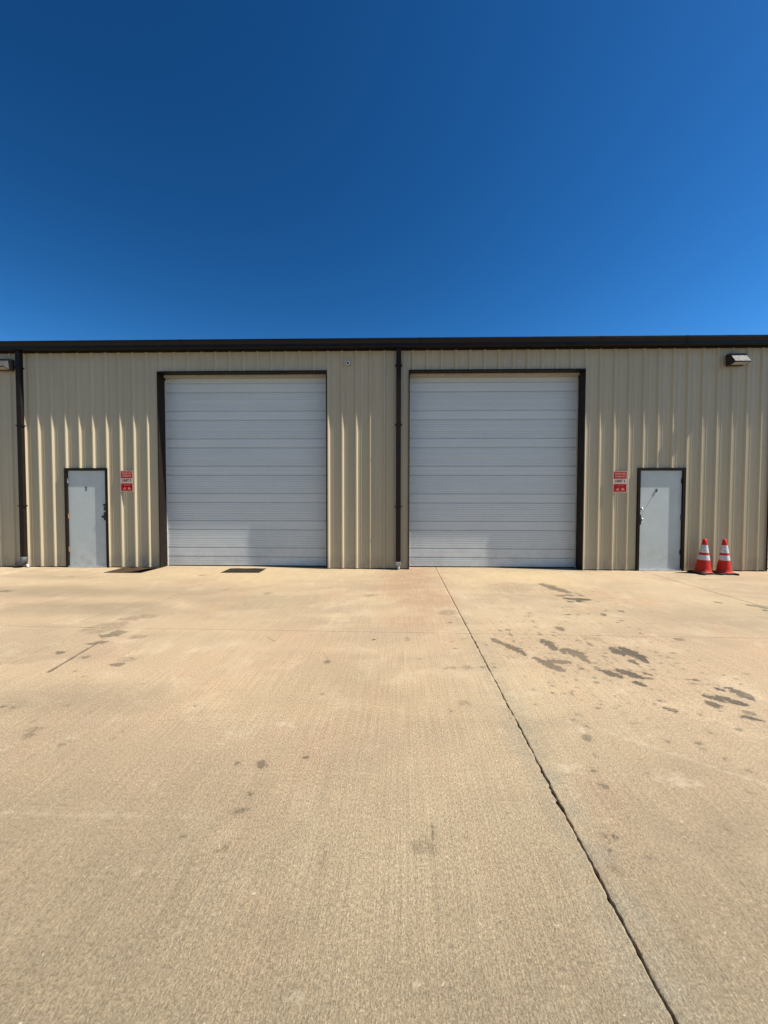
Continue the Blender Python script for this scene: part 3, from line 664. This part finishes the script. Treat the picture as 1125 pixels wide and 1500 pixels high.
# openings: x0, x1, z top
OH = [(-5.230, -1.560, 4.268), (0.235, 3.937, 4.268), (7.815, 11.5, 4.268)]
ENT = [(-7.340, -6.395, 2.185), (5.100, 6.072, 2.185)]
OPEN = OH + ENT
def rib_profile():
    pts = []   # (x, y) over one pitch from the centre of one major rib to just before the next
    h = -0.032; t, b = 0.0125, 0.0405
    pts += [(0.0, h), (t - 0.003, h)]
    pts += [(t + 0.0005, h + 0.0008), (t + 0.003, h + 0.0032), (b - 0.002, -0.0012), (b + 0.001, 0.0)]
    for c in (0.108, 0.197):
        pts += [(c - 0.013, 0.0), (c - 0.007, -0.0042), (c + 0.005, -0.0042), (c + 0.008, -0.0034), (c + 0.014, 0.0)]
    pts += [(PH - b - 0.001, 0.0), (PH - b + 0.002, -0.0012), (PH - t - 0.003, h + 0.0032), (PH - t - 0.0005, h + 0.0008), (PH - t + 0.003, h)]
    return pts
PROF = rib_profile()
ALLP = []
for k in range(X0K - 1, X1K + 2):
    ALLP += [(k * PH + x, y) for x, y in PROF]
AX = np.array([p[0] for p in ALLP]); AY = np.array([p[1] for p in ALLP])
def wall_panel(xa, xb, lap):
    xs = set(round(float(x), 5) for x in AX if xa < x < xb) | {xa, xb}
    for o in OPEN:
        for x in o[:2]:
            if xa < x < xb: xs.add(x)
    xs = sorted(xs); mb = MB()
    for a, b in zip(xs[:-1], xs[1:]):
        if b - a < 1e-4: continue
        c = (a + b) / 2; z0 = 0.018
        for o in OPEN:
            if o[0] < c < o[1]: z0 = o[2]
        ya, yb = float(np.interp(a, AX, AY)) - lap, float(np.interp(b, AX, AY)) - lap
        mb.quad((a, ya, z0), (b, yb, z0), (b, yb, H_EAVE + 0.05), (a, ya, H_EAVE + 0.05))
    cx = (xa + xb) / 2
    mb.v = [(x - cx, y, z) for x, y, z in mb.v]
    me = mb.mesh('wall_panel', M['wall'])
    bm = bmesh.new(); bm.from_mesh(me); bmesh.ops.remove_doubles(bm, verts=bm.verts, dist=2e-5); bm.to_mesh(me); bm.free()
    o = bpy.data.objects.new('wall_panel', me); o.location = (cx, 0, 0); link(o, bld)
k = X0K; n = 0
while k < X1K:
    # each sheet covers three ribs and laps over the next one on the rib
    wall_panel(k * PH - 0.02, (k + 3) * PH + 0.018, 0.0007 * (n % 2)); k += 3; n += 1

# fasteners on the girt lines
sc = MB()
for z in (0.12, 1.32, 2.27, 3.42, 4.6):
    for k in range(X0K, X1K):
        for dx in (0.062, PH - 0.062):
            x = k * PH + dx
            if any(o[0] - 0.03 < x < o[1] + 0.03 and z < o[2] + 0.05 for o in OPEN): continue
            i = len(sc.v)
            for a in range(6): sc.v.append((x + 0.0065 * math.cos(a * 1.047), -0.001, z + 0.0065 * math.sin(a * 1.047)))
            for a in range(6): sc.v.append((x + 0.0045 * math.cos(a * 1.047), -0.006, z + 0.0045 * math.sin(a * 1.047)))
            sc.f += [(i + a, i + (a + 1) % 6, i + 6 + (a + 1) % 6, i + 6 + a) for a in range(6)] + [tuple(i + 6 + a for a in range(6))]
tag(sc.build('fasteners', M['wall'], bld), kind='stuff')

# body behind the sheets, roof
XA, XB = X0K * PH, X1K * PH
MB().box(XA, XA + 0.15, 0.03, 20, 0.002, 4.75).build('end_wall', M['wall'], bld)
MB().box(XB - 0.15, XB, 0.03, 20, 0.002, 4.75).build('end_wall', M['wall'], bld)
MB().box(XA, XB, 20, 20.15, 0.002, 4.75).build('rear_wall', M['wall'], bld)
MB().prism([(-0.02, 4.80), (20.3, 6.45), (20.3, 6.5), (-0.02, 4.84)], XA - 0.1, XB + 0.1).build('roof', M['roof'], bld)
b = MB()   # liner that keeps daylight out of the sheets' back, with the openings left free
edges = sorted([XA] + [x for o in OPEN for x in o[:2]] + [XB])
for a, c in zip(edges[:-1], edges[1:]):
    mid = (a + c) / 2; z0 = 0.002
    for o in OPEN:
        if o[0] < mid < o[1]: z0 = o[2]
    b.box(a + 0.004, c - 0.004, 0.02, 0.05, z0 + 0.003, 4.76)
b.build('wall_liner', M['bronze'], bld)
# gutter in lengths, box profile with a rolled lip
GP = [(-0.036, 4.728), (-0.155, 4.728), (-0.162, 4.745), (-0.162, 4.80), (-0.194, 4.845), (-0.202, 4.858), (-0.202, 4.892), (-0.192, 4.899), (-0.182, 4.892), (-0.182, 4.865), (-0.036, 4.865)]
gx = [XA - 0.1, -10.4, -4.62, 0.45, 4.2, 5.93, 10.2, XB + 0.1]
for a, c in zip(gx[:-1], gx[1:]):
    o = MB().prism(GP, a, c - 0.004).build('gutter', M['bronze_face'], bld)
for x in gx[1:-1]:
    MB().prism([(y - 0.003 if y < -0.04 else y, z + (0.003 if z > 4.8 else -0.002)) for y, z in GP], x - 0.03, x + 0.03).build('gutter_joint', M['bronze'], bld)
MB().box(XA, XB, -0.0355, -0.004, 4.70, 4.727).build('eave_trim', M['bronze'], bld)
for k in range(-15, 15):
    x = k * 0.9 + 0.3
    MB().prism([(-0.181, 4.895), (-0.181, 4.901), (-0.03, 4.905), (-0.03, 4.899)], x - 0.012, x + 0.012).build('gutter_strap', M['bronze'], bld)

# downspouts
def downspout(x, bent):
    d = MB().box(x - 0.052, x + 0.052, -0.112, -0.036, 0.17, 4.727).build('downspout', M['bronze'], bld, bevel=0.004)
    for z in (1.35, 3.1, 4.35):
        MB().box(x - 0.075, x + 0.075, -0.115, -0.034, z, z + 0.028).build('strap', M['bronze'], d)
    if bent:
        MB().tube([(x, -0.075, 0.235), (x, -0.085, 0.15), (x - 0.03, -0.10, 0.10), (x - 0.14, -0.11, 0.07)], [0.062, 0.058, 0.05, 0.045], 14).build('drain_boot', M['lead'], d, smooth=True)
        MB().tube([(x + 0.105, -0.10, 0.001), (x + 0.105, -0.10, 0.045), (x + 0.09, -0.10, 0.07)], 0.024, 12).build('white_pipe', M['white_pl'], d, smooth=True)
    else:
        MB().box(x - 0.056, x + 0.056, -0.128, -0.04, 0.10, 0.172).build('drain_adapter', M['grey_adapter'], d, bevel=0.006)
        MB().tube([(x + 0.01, -0.085, 0.0), (x + 0.01, -0.085, 0.11)], 0.026, 12).build('white_pipe', M['white_pl'], d, smooth=True)
    return d
downspout(0.0, False)
downspout(-8.262, True)

# overhead doors
def groove_section(h):
    # outline of one section in (y, z); outside is -y
    g = 0.022
    pts = [(0.0035, 0.0), (0.0, 0.004)]
    def step(z, d=0.0046, wd=0.009):
        pts.extend([(0.0, z - wd), (d, z + wd * 0.3), (d, z + wd * 0.7), (0.0, z + wd * 0.8)])
    def deep(z):
        pts.extend([(0.0, z - 0.020), (g, z - 0.012), (g, z + 0.008), (0.0, z + 0.0085)])
    for q in (0.085, 0.165, 0.25): step(h * q)
    deep(h / 3)
    step(h * 0.5, 0.0018)
    deep(h * 2 / 3)
    for q in (0.75, 0.835, 0.915): step(h * q)
    pts.extend([(0.0, h - 0.004), (0.0035, h - 0.0005)])
    return pts
SEC_H = 0.6125
def overhead_door(x0, x1, label, yd=0.247, seam=None):
    d = empty('overhead_door', ((x0 + x1) / 2, yd, 0)); d.parent = bld; d['label'] = label
    wd = x1 - x0 - 0.006
    pr = [(y, z) for y, z in groove_section(SEC_H)]
    poly = [(0.045, 0.0)] + pr + [(0.045, SEC_H - 0.0005)]
    mb = MB().prism(poly[::-1], -wd / 2, wd / 2)
    o = mb.build('door_section', M['door'], d, (0, 0, 0.022))
    for k in range(1, 7):
        dup(o, d, (random.uniform(-.001, .001), random.uniform(-.0015, .0015), 0.022 + SEC_H * k))
    MB().box(-wd / 2, wd / 2, 0.004, 0.04, 0.002, 0.0225).build('bottom_seal', M['black'], d)
    if seam is not None:
        MB().box(seam - 0.002, seam + 0.002, -0.0012, 0.0, 0.03, 0.03 + SEC_H * 0.92).build('dent_seam', M['door'], d)
    # reveals, trim and seals
    y1 = yd
    f = empty('door_surround', (0, 0, 0)); f.parent = bld
    Z = 4.268
    t = 0.003
    for s, x in ((1, x0), (-1, x1)):
        a, b2 = (x, x + s * 0.030); xa, xb = min(a, b2), max(a, b2)
        e0 = x - s * 0.016
        # face of the jamb trim (outside) and the deep reveal
        MB().box(min(e0, x + s * t), max(e0, x + s * t), -0.040, -0.0365, 0.004, Z + 0.018).build('jamb_trim', M['bronze'], f)
        MB().box(min(x, x + s * t), max(x, x + s * t), -0.0365, y1 + 0.05, 0.004, Z - 0.0035).build('jamb_reveal', M['bronze'], f)
        MB().box(min(x + s * t, x + s * 0.02), max(x + s * t, x + s * 0.02), y1 - 0.03, y1 - 0.009, 0.004, Z - 0.11).build('side_seal', M['seal'] if s < 0 else M['grey_seal'], f)
    MB().box(x0 + t + 0.0005, x1 - t - 0.0005, -0.040, -0.0365, Z - 0.006, Z + 0.018).build('header_trim', M['bronze'], f)
    MB().box(x0 + t + 0.0005, x1 - t - 0.0005, -0.0364, y1 + 0.05, Z - 0.003, Z + 0.002).build('header_reveal', M['bronze'], f)
    MB().box(x0 + 0.021, x1 - 0.021, 0.155, 0.17, Z - 0.055, Z - 0.004).build('header_seal', M['seal'], f)
    return d
overhead_door(OH[0][0], OH[0][1], 'grey overhead door left of the central downspout')
overhead_door(OH[1][0], OH[1][1], 'grey overhead door right of the central downspout, dented seam near its foot', 0.267, -0.25)
overhead_door(OH[2][0], OH[2][1], 'grey overhead door at the right edge of the photo')
# entry doors
def ring(mb, c, R0, r, n=16, m_=8):
    i = len(mb.v)
    for a in range(n):
        A = 2 * math.pi * a / n
        for b_ in range(m_):
            B = 2 * math.pi * b_ / m_
            rr_ = R0 + r * math.cos(B)
            mb.v.append((c[0] + rr_ * math.cos(A), c[1] + r * math.sin(B), c[2] + rr_ * math.sin(A)))
    for a in range(n):
        for b_ in range(m_):
            mb.f.append((i + a * m_ + b_, i + ((a + 1) % n) * m_ + b_, i + ((a + 1) % n) * m_ + (b_ + 1) % m_, i + a * m_ + (b_ + 1) % m_))
def knob(parent, x, z, y, mat, r=0.027, name='door_knob'):
    return MB().tube([(x, y, z), (x, y - 0.008, z), (x, y - 0.014, z), (x, y - 0.026, z), (x, y - 0.034, z)], [r * 1.1, r * 0.5, r * 0.5, r, r * 0.7], 14).build(name, mat, parent, smooth=True)
def entry(x0, x1, hinge_left, label):
    e = empty('entry_door', ((x0 + x1) / 2, 0, 0)); e.parent = bld; e['label'] = label
    cx = (x0 + x1) / 2; hw = (x1 - x0) / 2
    yl = 0.001; T = 2.185
    fw = 0.042
    fr = MB()
    fr.box(-hw - 0.012, -hw + fw, -0.040, 0.05, 0.0, T + 0.010).box(hw - fw, hw + 0.012, -0.040, 0.05, 0.0, T + 0.010).box(-hw + fw, hw - fw, -0.0395, 0.05, T - fw, T + 0.010)
    fr.build('door_frame', M['bronze'], e)
    MB().box(-hw + fw + 0.003, hw - fw - 0.003, yl, yl + 0.045, 0.034, T - fw - 0.004).build('door_leaf', M['entry'], e, bevel=0.002)
    MB().box(-hw + fw, hw - fw, -0.045, 0.06, 0.001, 0.022).build('threshold', M['galv'], e)
    MB().box(-hw + fw, hw - fw, -0.010, 0.003, 0.0225, 0.050).build('door_sweep', M['galv'], e)
    s = -1 if hinge_left else 1
    hm = [M['galv'], M['rust'], M['rust']] if hinge_left else [M['bronze_face'], M['lead'], M['bronze']]
    for z, mm in zip((1.92, 1.14, 0.40), hm):
        xh = s * (hw - fw - 0.002)
        MB().tube([(xh, yl - 0.010, z - 0.055), (xh, yl - 0.010, z + 0.055)], 0.0095, 10).box(xh - 0.02, xh + 0.02, yl - 0.004, yl - 0.001, z - 0.052, z + 0.052).build('hinge', mm, e)
    xl = -s * (hw - fw)
    return e, xl, yl
e1, xl, yl = entry(*ENT[0][:2], True, 'left grey steel entry door with black keypad lock and rusty hinges')
k1 = MB().box(xl - 0.062, xl - 0.002, yl - 0.020, yl, 1.045, 1.225).build('lock_case', M['ink'], e1, bevel=0.008)
knob(e1, xl - 0.085, 1.125, yl, M['ink'], 0.024, 'lever_knob')
knob(e1, xl - 0.048, 1.385, yl, M['lead'], 0.022, 'deadbolt')
MB().box(xl - 0.066, xl - 0.034, yl - 0.006, yl, 1.26, 1.35).build('lock_plate', M['lamp_vis'], e1)
text_mesh('2', 0.115, M['ink'], 'door_number', e1, (-6.893 - (ENT[0][0] + ENT[0][1]) / 2, yl - 0.002, 1.742), bold=0.003)
e2, xl, yl = entry(*ENT[1][:2], False, 'right grey steel entry door with a chrome lock and a cord across it')
k2 = MB().box(xl + 0.002, xl + 0.04, yl - 0.020, yl, 0.985, 1.20).build('latch_guard', M['ink'], e2, bevel=0.005)
kn = knob(e2, xl + 0.068, 1.10, yl, M['chrome'], 0.027, 'door_knob')
knob(e2, xl + 0.055, 1.325, yl, M['chrome'], 0.024, 'deadbolt')
xr = 5.499 - (ENT[1][0] + ENT[1][1]) / 2
pl = MB().tube([(xr, yl, 1.725), (xr, yl - 0.003, 1.725)], 0.030, 18).build('cord_plate', M['galv'], e2, smooth=False)
hk = MB(); ring(hk, (xr, yl - 0.008, 1.735), 0.017, 0.005); ring(hk, (xr - 0.002, yl - 0.008, 1.697), 0.013, 0.005)
hk.build('cord_hook', M['ink'], e2, smooth=True)
pts = []
for q in range(13):
    u = q / 12; pts.append((xr - 0.02 + (xl + 0.072 - xr + 0.02) * u, yl - 0.0022, 1.705 + (1.255 - 1.705) * u - 0.022 * math.sin(u * math.pi)))
MB().tube(pts, 0.0014, 6).build('cord', M['ink'], e2)

# ------------------------------------------------------------ signs
def parking_sign(x0, x1, z0, z1, unit, label):
    w_, h_ = x1 - x0, z1 - z0
    y = -0.0375
    s = empty('parking_sign', ((x0 + x1) / 2, y, (z0 + z1) / 2), 0, label, 'sign', 'reserved parking signs on the wall')
    MB().box(-w_ / 2, w_ / 2, -0.0022, 0.0, -h_ / 2, h_ / 2).build('board', M['sign_white'], s)
    bw = w_ / 2 - 0.016
    def band(a, c, mat, nm): return MB().box(-bw, bw, -0.0034, -0.0022, h_ / 2 - c * h_, h_ / 2 - a * h_).build(nm, mat, s)
    band(0.03, 0.355, M['sign_red'], 'red_band')
    band(0.60, 0.965, M['sign_red'], 'red_band')
    zc = lambda f: h_ / 2 - f * h_
    text_mesh('RESERVED', 0.062, M['sign_pale'], 'lettering', s, (0, -0.0042, zc(0.135)), w_ * 0.78, 0.002)
    text_mesh('PARKING', 0.062, M['sign_pale'], 'lettering', s, (0, -0.0042, zc(0.262)), w_ * 0.72, 0.002)
    text_mesh('UNIT ' + unit, 0.078, M['sign_dark'], 'lettering', s, (0, -0.0030, zc(0.472)), w_ * 0.70, 0.002)
    text_mesh('UNAUTHORIZED VEHICLES', 0.016, M['sign_pale'], 'lettering', s, (0, -0.0042, zc(0.645)), w_ * 0.78)
    text_mesh('TOWED AWAY', 0.018, M['sign_pale'], 'lettering', s, (0, -0.0042, zc(0.700)), w_ * 0.5)
    # tow truck hauling a car, in flat silhouette
    t = MB(); yy0, yy1 = -0.0042, -0.0034
    def flat(poly):
        i = len(t.v); n_ = len(poly)
        t.v += [(px, yy0, pz) for px, pz in poly] + [(px, yy1, pz) for px, pz in poly]
        t.f.append(tuple(range(i, i + n_)))
        for q in range(n_): t.f.append((i + q, i + (q + 1) % n_, i + n_ + (q + 1) % n_, i + n_ + q))
    zb = zc(0.90)
    sx = w_ / 0.29
    flat([(a * sx, zb + c) for a, c in ((-.085, .0), (-.02, .0), (-.02, .022), (-.035, .024), (-.043, .045), (-.062, .045), (-.062, .02), (-.085, .018))])
    flat([(a * sx, zb + c) for a, c in ((-.062, .022), (-.018, .055), (-.014, .050), (-.058, .016))])
    flat([(a * sx, zb + c) for a, c in ((.025, .008), (.09, .0), (.095, .018), (.075, .026), (.066, .046), (.042, .05), (.03, .034), (.022, .03))])
    for cxw in (-.07, -.035, .042, .078):
        flat([(cxw * sx + .010 * math.cos(a * .785), zb - .002 + .010 * math.sin(a * .785)) for a in range(8)])
    t.build('tow_symbol', M['sign_pale'], s)
    for zz in (h_ / 2 - 0.012, -h_ / 2 + 0.012):
        MB().tube([(0, -0.0022, zz), (0, -0.007, zz)], 0.006, 8).build('bolt', M['galv'], s)
    return s
parking_sign(-6.090, -5.806, 1.680, 2.137, '5', 'red and white reserved parking sign for unit 5, right of the left entry door')
parking_sign(4.560, 4.860, 1.672, 2.130, '4', 'red and white reserved parking sign for unit 4, left of the right entry door')

# ------------------------------------------------------------ wall lights
def wall_light(x0, x1, z0, label):
    w_ = x1 - x0; y = -0.034
    s = empty('wall_light', ((x0 + x1) / 2, y, z0), 0, label, 'wall light', 'wall pack lights under the eave')
    h_ = 0.235
    MB().box(-w_ / 2 - 0.008, w_ / 2 + 0.008, -0.018, 0.0, -0.004, h_ + 0.006).build('back_plate', M['lamp_body'], s, bevel=0.004)
    prof = [(-0.0185, 0.0), (-0.100, 0.0), (-0.205, 0.020), (-0.212, 0.034), (-0.085, h_), (-0.0185, h_)]
    MB().prism(prof, -w_ / 2, w_ / 2).build('housing', M['lamp_body'], s, bevel=0.004)
    # pale visor plate over the slanted front
    MB().prism([(-0.214, 0.034), (-0.217, 0.040), (-0.092, h_ - 0.004), (-0.087, h_ - 0.008)], -w_ / 2 + 0.006, w_ / 2 - 0.004).build('visor', M['lamp_vis'], s)
    MB().prism([(-0.104, 0.001), (-0.106, -0.004), (-0.201, 0.013), (-0.199, 0.021)], -w_ / 2 + 0.02, w_ / 2 - 0.02).build('lens', M['lamp_glass'], s)
    MB().tube([(w_ / 2, -0.06, h_ * 0.5), (w_ / 2 + 0.006, -0.06, h_ * 0.5)], 0.012, 10).build('side_plug', M['lamp_vis'], s)
    return s
wall_light(6.85, 7.17, 4.315, 'dark wall light with pale slanted visor high on the wall at the right')
wl_ = wall_light(-8.74, -8.42, 4.315, 'silvery wall light cut by the left edge of the photo, beside the left downspout')
for c in wl_.children:
    if c.name.startswith('housing'):
        c.data = c.data.copy(); c.data.materials[0] = M['lamp_vis']

# ------------------------------------------------------------ security camera
s = empty('security_camera', (-1.082, -0.004, 4.421), 0, 'small round white security camera with black lens high beside the left overhead door', 'camera')
MB().tube([(0, 0, 0), (0, -0.022, 0)], 0.040, 20).build('mount', M['lead'], s)
MB().tube([(0, -0.022, 0), (0, -0.05, -0.002), (0, -0.088, -0.006), (0, -0.096, -0.007)], [0.026, 0.041, 0.041, 0.037], 20).build('housing', M['white_pl'], s, smooth=False)
MB().tube([(0, -0.0955, -0.009), (0, -0.0995, -0.0095)], 0.024, 20).build('lens', M['ink'], s)

# ------------------------------------------------------------ cones
def cone(x, y, rz, tilt, label, wide=1.0):
    c = empty('traffic_cone', (x, y, 0.0), rz, label, 'traffic cone', 'traffic cones by the right entry door')
    c.rotation_euler = (tilt[0], tilt[1], rz)
    c.scale = (wide, wide, 1.0)
    H = 0.71
    b_ = MB()
    poly = []
    hw = 0.178
    for sx, sy in ((1, 1), (-1, 1), (-1, -1), (1, -1)):
        poly += [(sx * (hw - (0.03 if (sx * sy > 0) else 0.0)), sy * (hw - (0.0 if (sx * sy > 0) else 0.03))), (sx * (hw - (0.0 if sx * sy > 0 else 0.03)), sy * (hw - (0.03 if sx * sy > 0 else 0.0)))]
    b_.prism_z(poly, 0.0, 0.032).build('base', M['black'], c, bevel=0.006)
    rad = lambda z: 0.136 - (0.136 - 0.029) * (z / H)
    def band(z0, z1, add, mat, nm, closed=False):
        n_ = 6
        pts = [(0, 0, z0 + (z1 - z0) * q / n_) for q in range(n_ + 1)]
        rr_ = [rad(p[2]) + add for p in pts]
        if closed: pts += [(0, 0, z1 + 0.006)]; rr_ += [rr_[-1] * 0.75]
        return MB().tube(pts, rr_, 32, cap=closed).build(nm, mat, c, smooth=True)
    # body runs the whole height, flared at the foot
    pts = [(0, 0, 0.030), (0, 0, 0.044), (0, 0, 0.06)] + [(0, 0, 0.06 + (H - 0.06) * q / 10) for q in range(1, 11)] + [(0, 0, H + 0.005)]
    rr_ = [0.155, 0.140] + [rad(p[2]) for p in pts[2:-1]] + [0.020]
    MB().tube(pts, rr_, 36).build('body', M['cone'], c, smooth=True)
    band(0.285, 0.385, 0.0022, M['conewhite'], 'reflective_collar')
    band(0.435, 0.590, 0.0022, M['conewhite'], 'reflective_collar')
    return c
cone(6.295, -0.275, R(9), (R(0.5), R(1.6), 0), 'orange and white traffic cone nearer the entry door, at the left of the two', 1.10)
cone(6.690, -0.315, R(-4), (R(0.2), R(-0.6), 0), 'orange and white traffic cone farther from the entry door, at the right of the two')

# ------------------------------------------------------------ mats
def mat_sheet(name, x0, x1, y0, y1, lift, mat, label, cat, rz=0.0):
    nx, ny = 28, 12
    v = []; f = []
    for j in range(ny + 1):
        for i in range(nx + 1):
            u, w_ = i / nx, j / ny
            x = x0 + (x1 - x0) * u; y = y0 + (y1 - y0) * w_
            z = 0.006 + lift(u, w_)
            v.append((x - x0, y - y0, z))
    for j in range(ny):
        for i in range(nx):
            a = j * (nx + 1) + i; f.append((a, a + 1, a + nx + 2, a + nx + 1))
    n_ = len(v)
    v += [(a, b_, c_ - 0.005) for a, b_, c_ in v]
    f += [tuple(reversed([q + n_ for q in p])) for p in f]
    rng_ = [i for i in range(nx + 1)] + [(j + 1) * (nx + 1) - 1 for j in range(1, ny + 1)] + [ny * (nx + 1) + i for i in range(nx - 1, -1, -1)] + [j * (nx + 1) for j in range(ny - 1, 0, -1)]
    for q in range(len(rng_)):
        a, b_ = rng_[q], rng_[(q + 1) % len(rng_)]
        f.append((b_, a, a + n_, b_ + n_))
    mb = MB(); mb.v = v; mb.f = f
    o = mb.build(name, mat, None, (x0, y0, 0)); o.rotation_euler = (0, 0, rz)
    return tag(o, label, cat)
mat_sheet('floor_mat', -6.05, -5.225, -0.635, -0.050, lambda u, w_: 0.075 * max(0, (u - 0.42) / 0.58) ** 1.5 * max(0, 1 - abs(w_ - 0.1) * 1.0), M['mat'],
          'brown mat with a curled-up corner lying against the wall right of the left entry door', 'mat')
mat_sheet('floor_mat', -3.655, -2.865, -0.555, -0.065, lambda u, w_: 0.004 * math.sin(u * 7) ** 2, M['grate'],
          'flat dark mat lying on the concrete in front of the left overhead door', 'mat', R(1.5))
print('DONE')
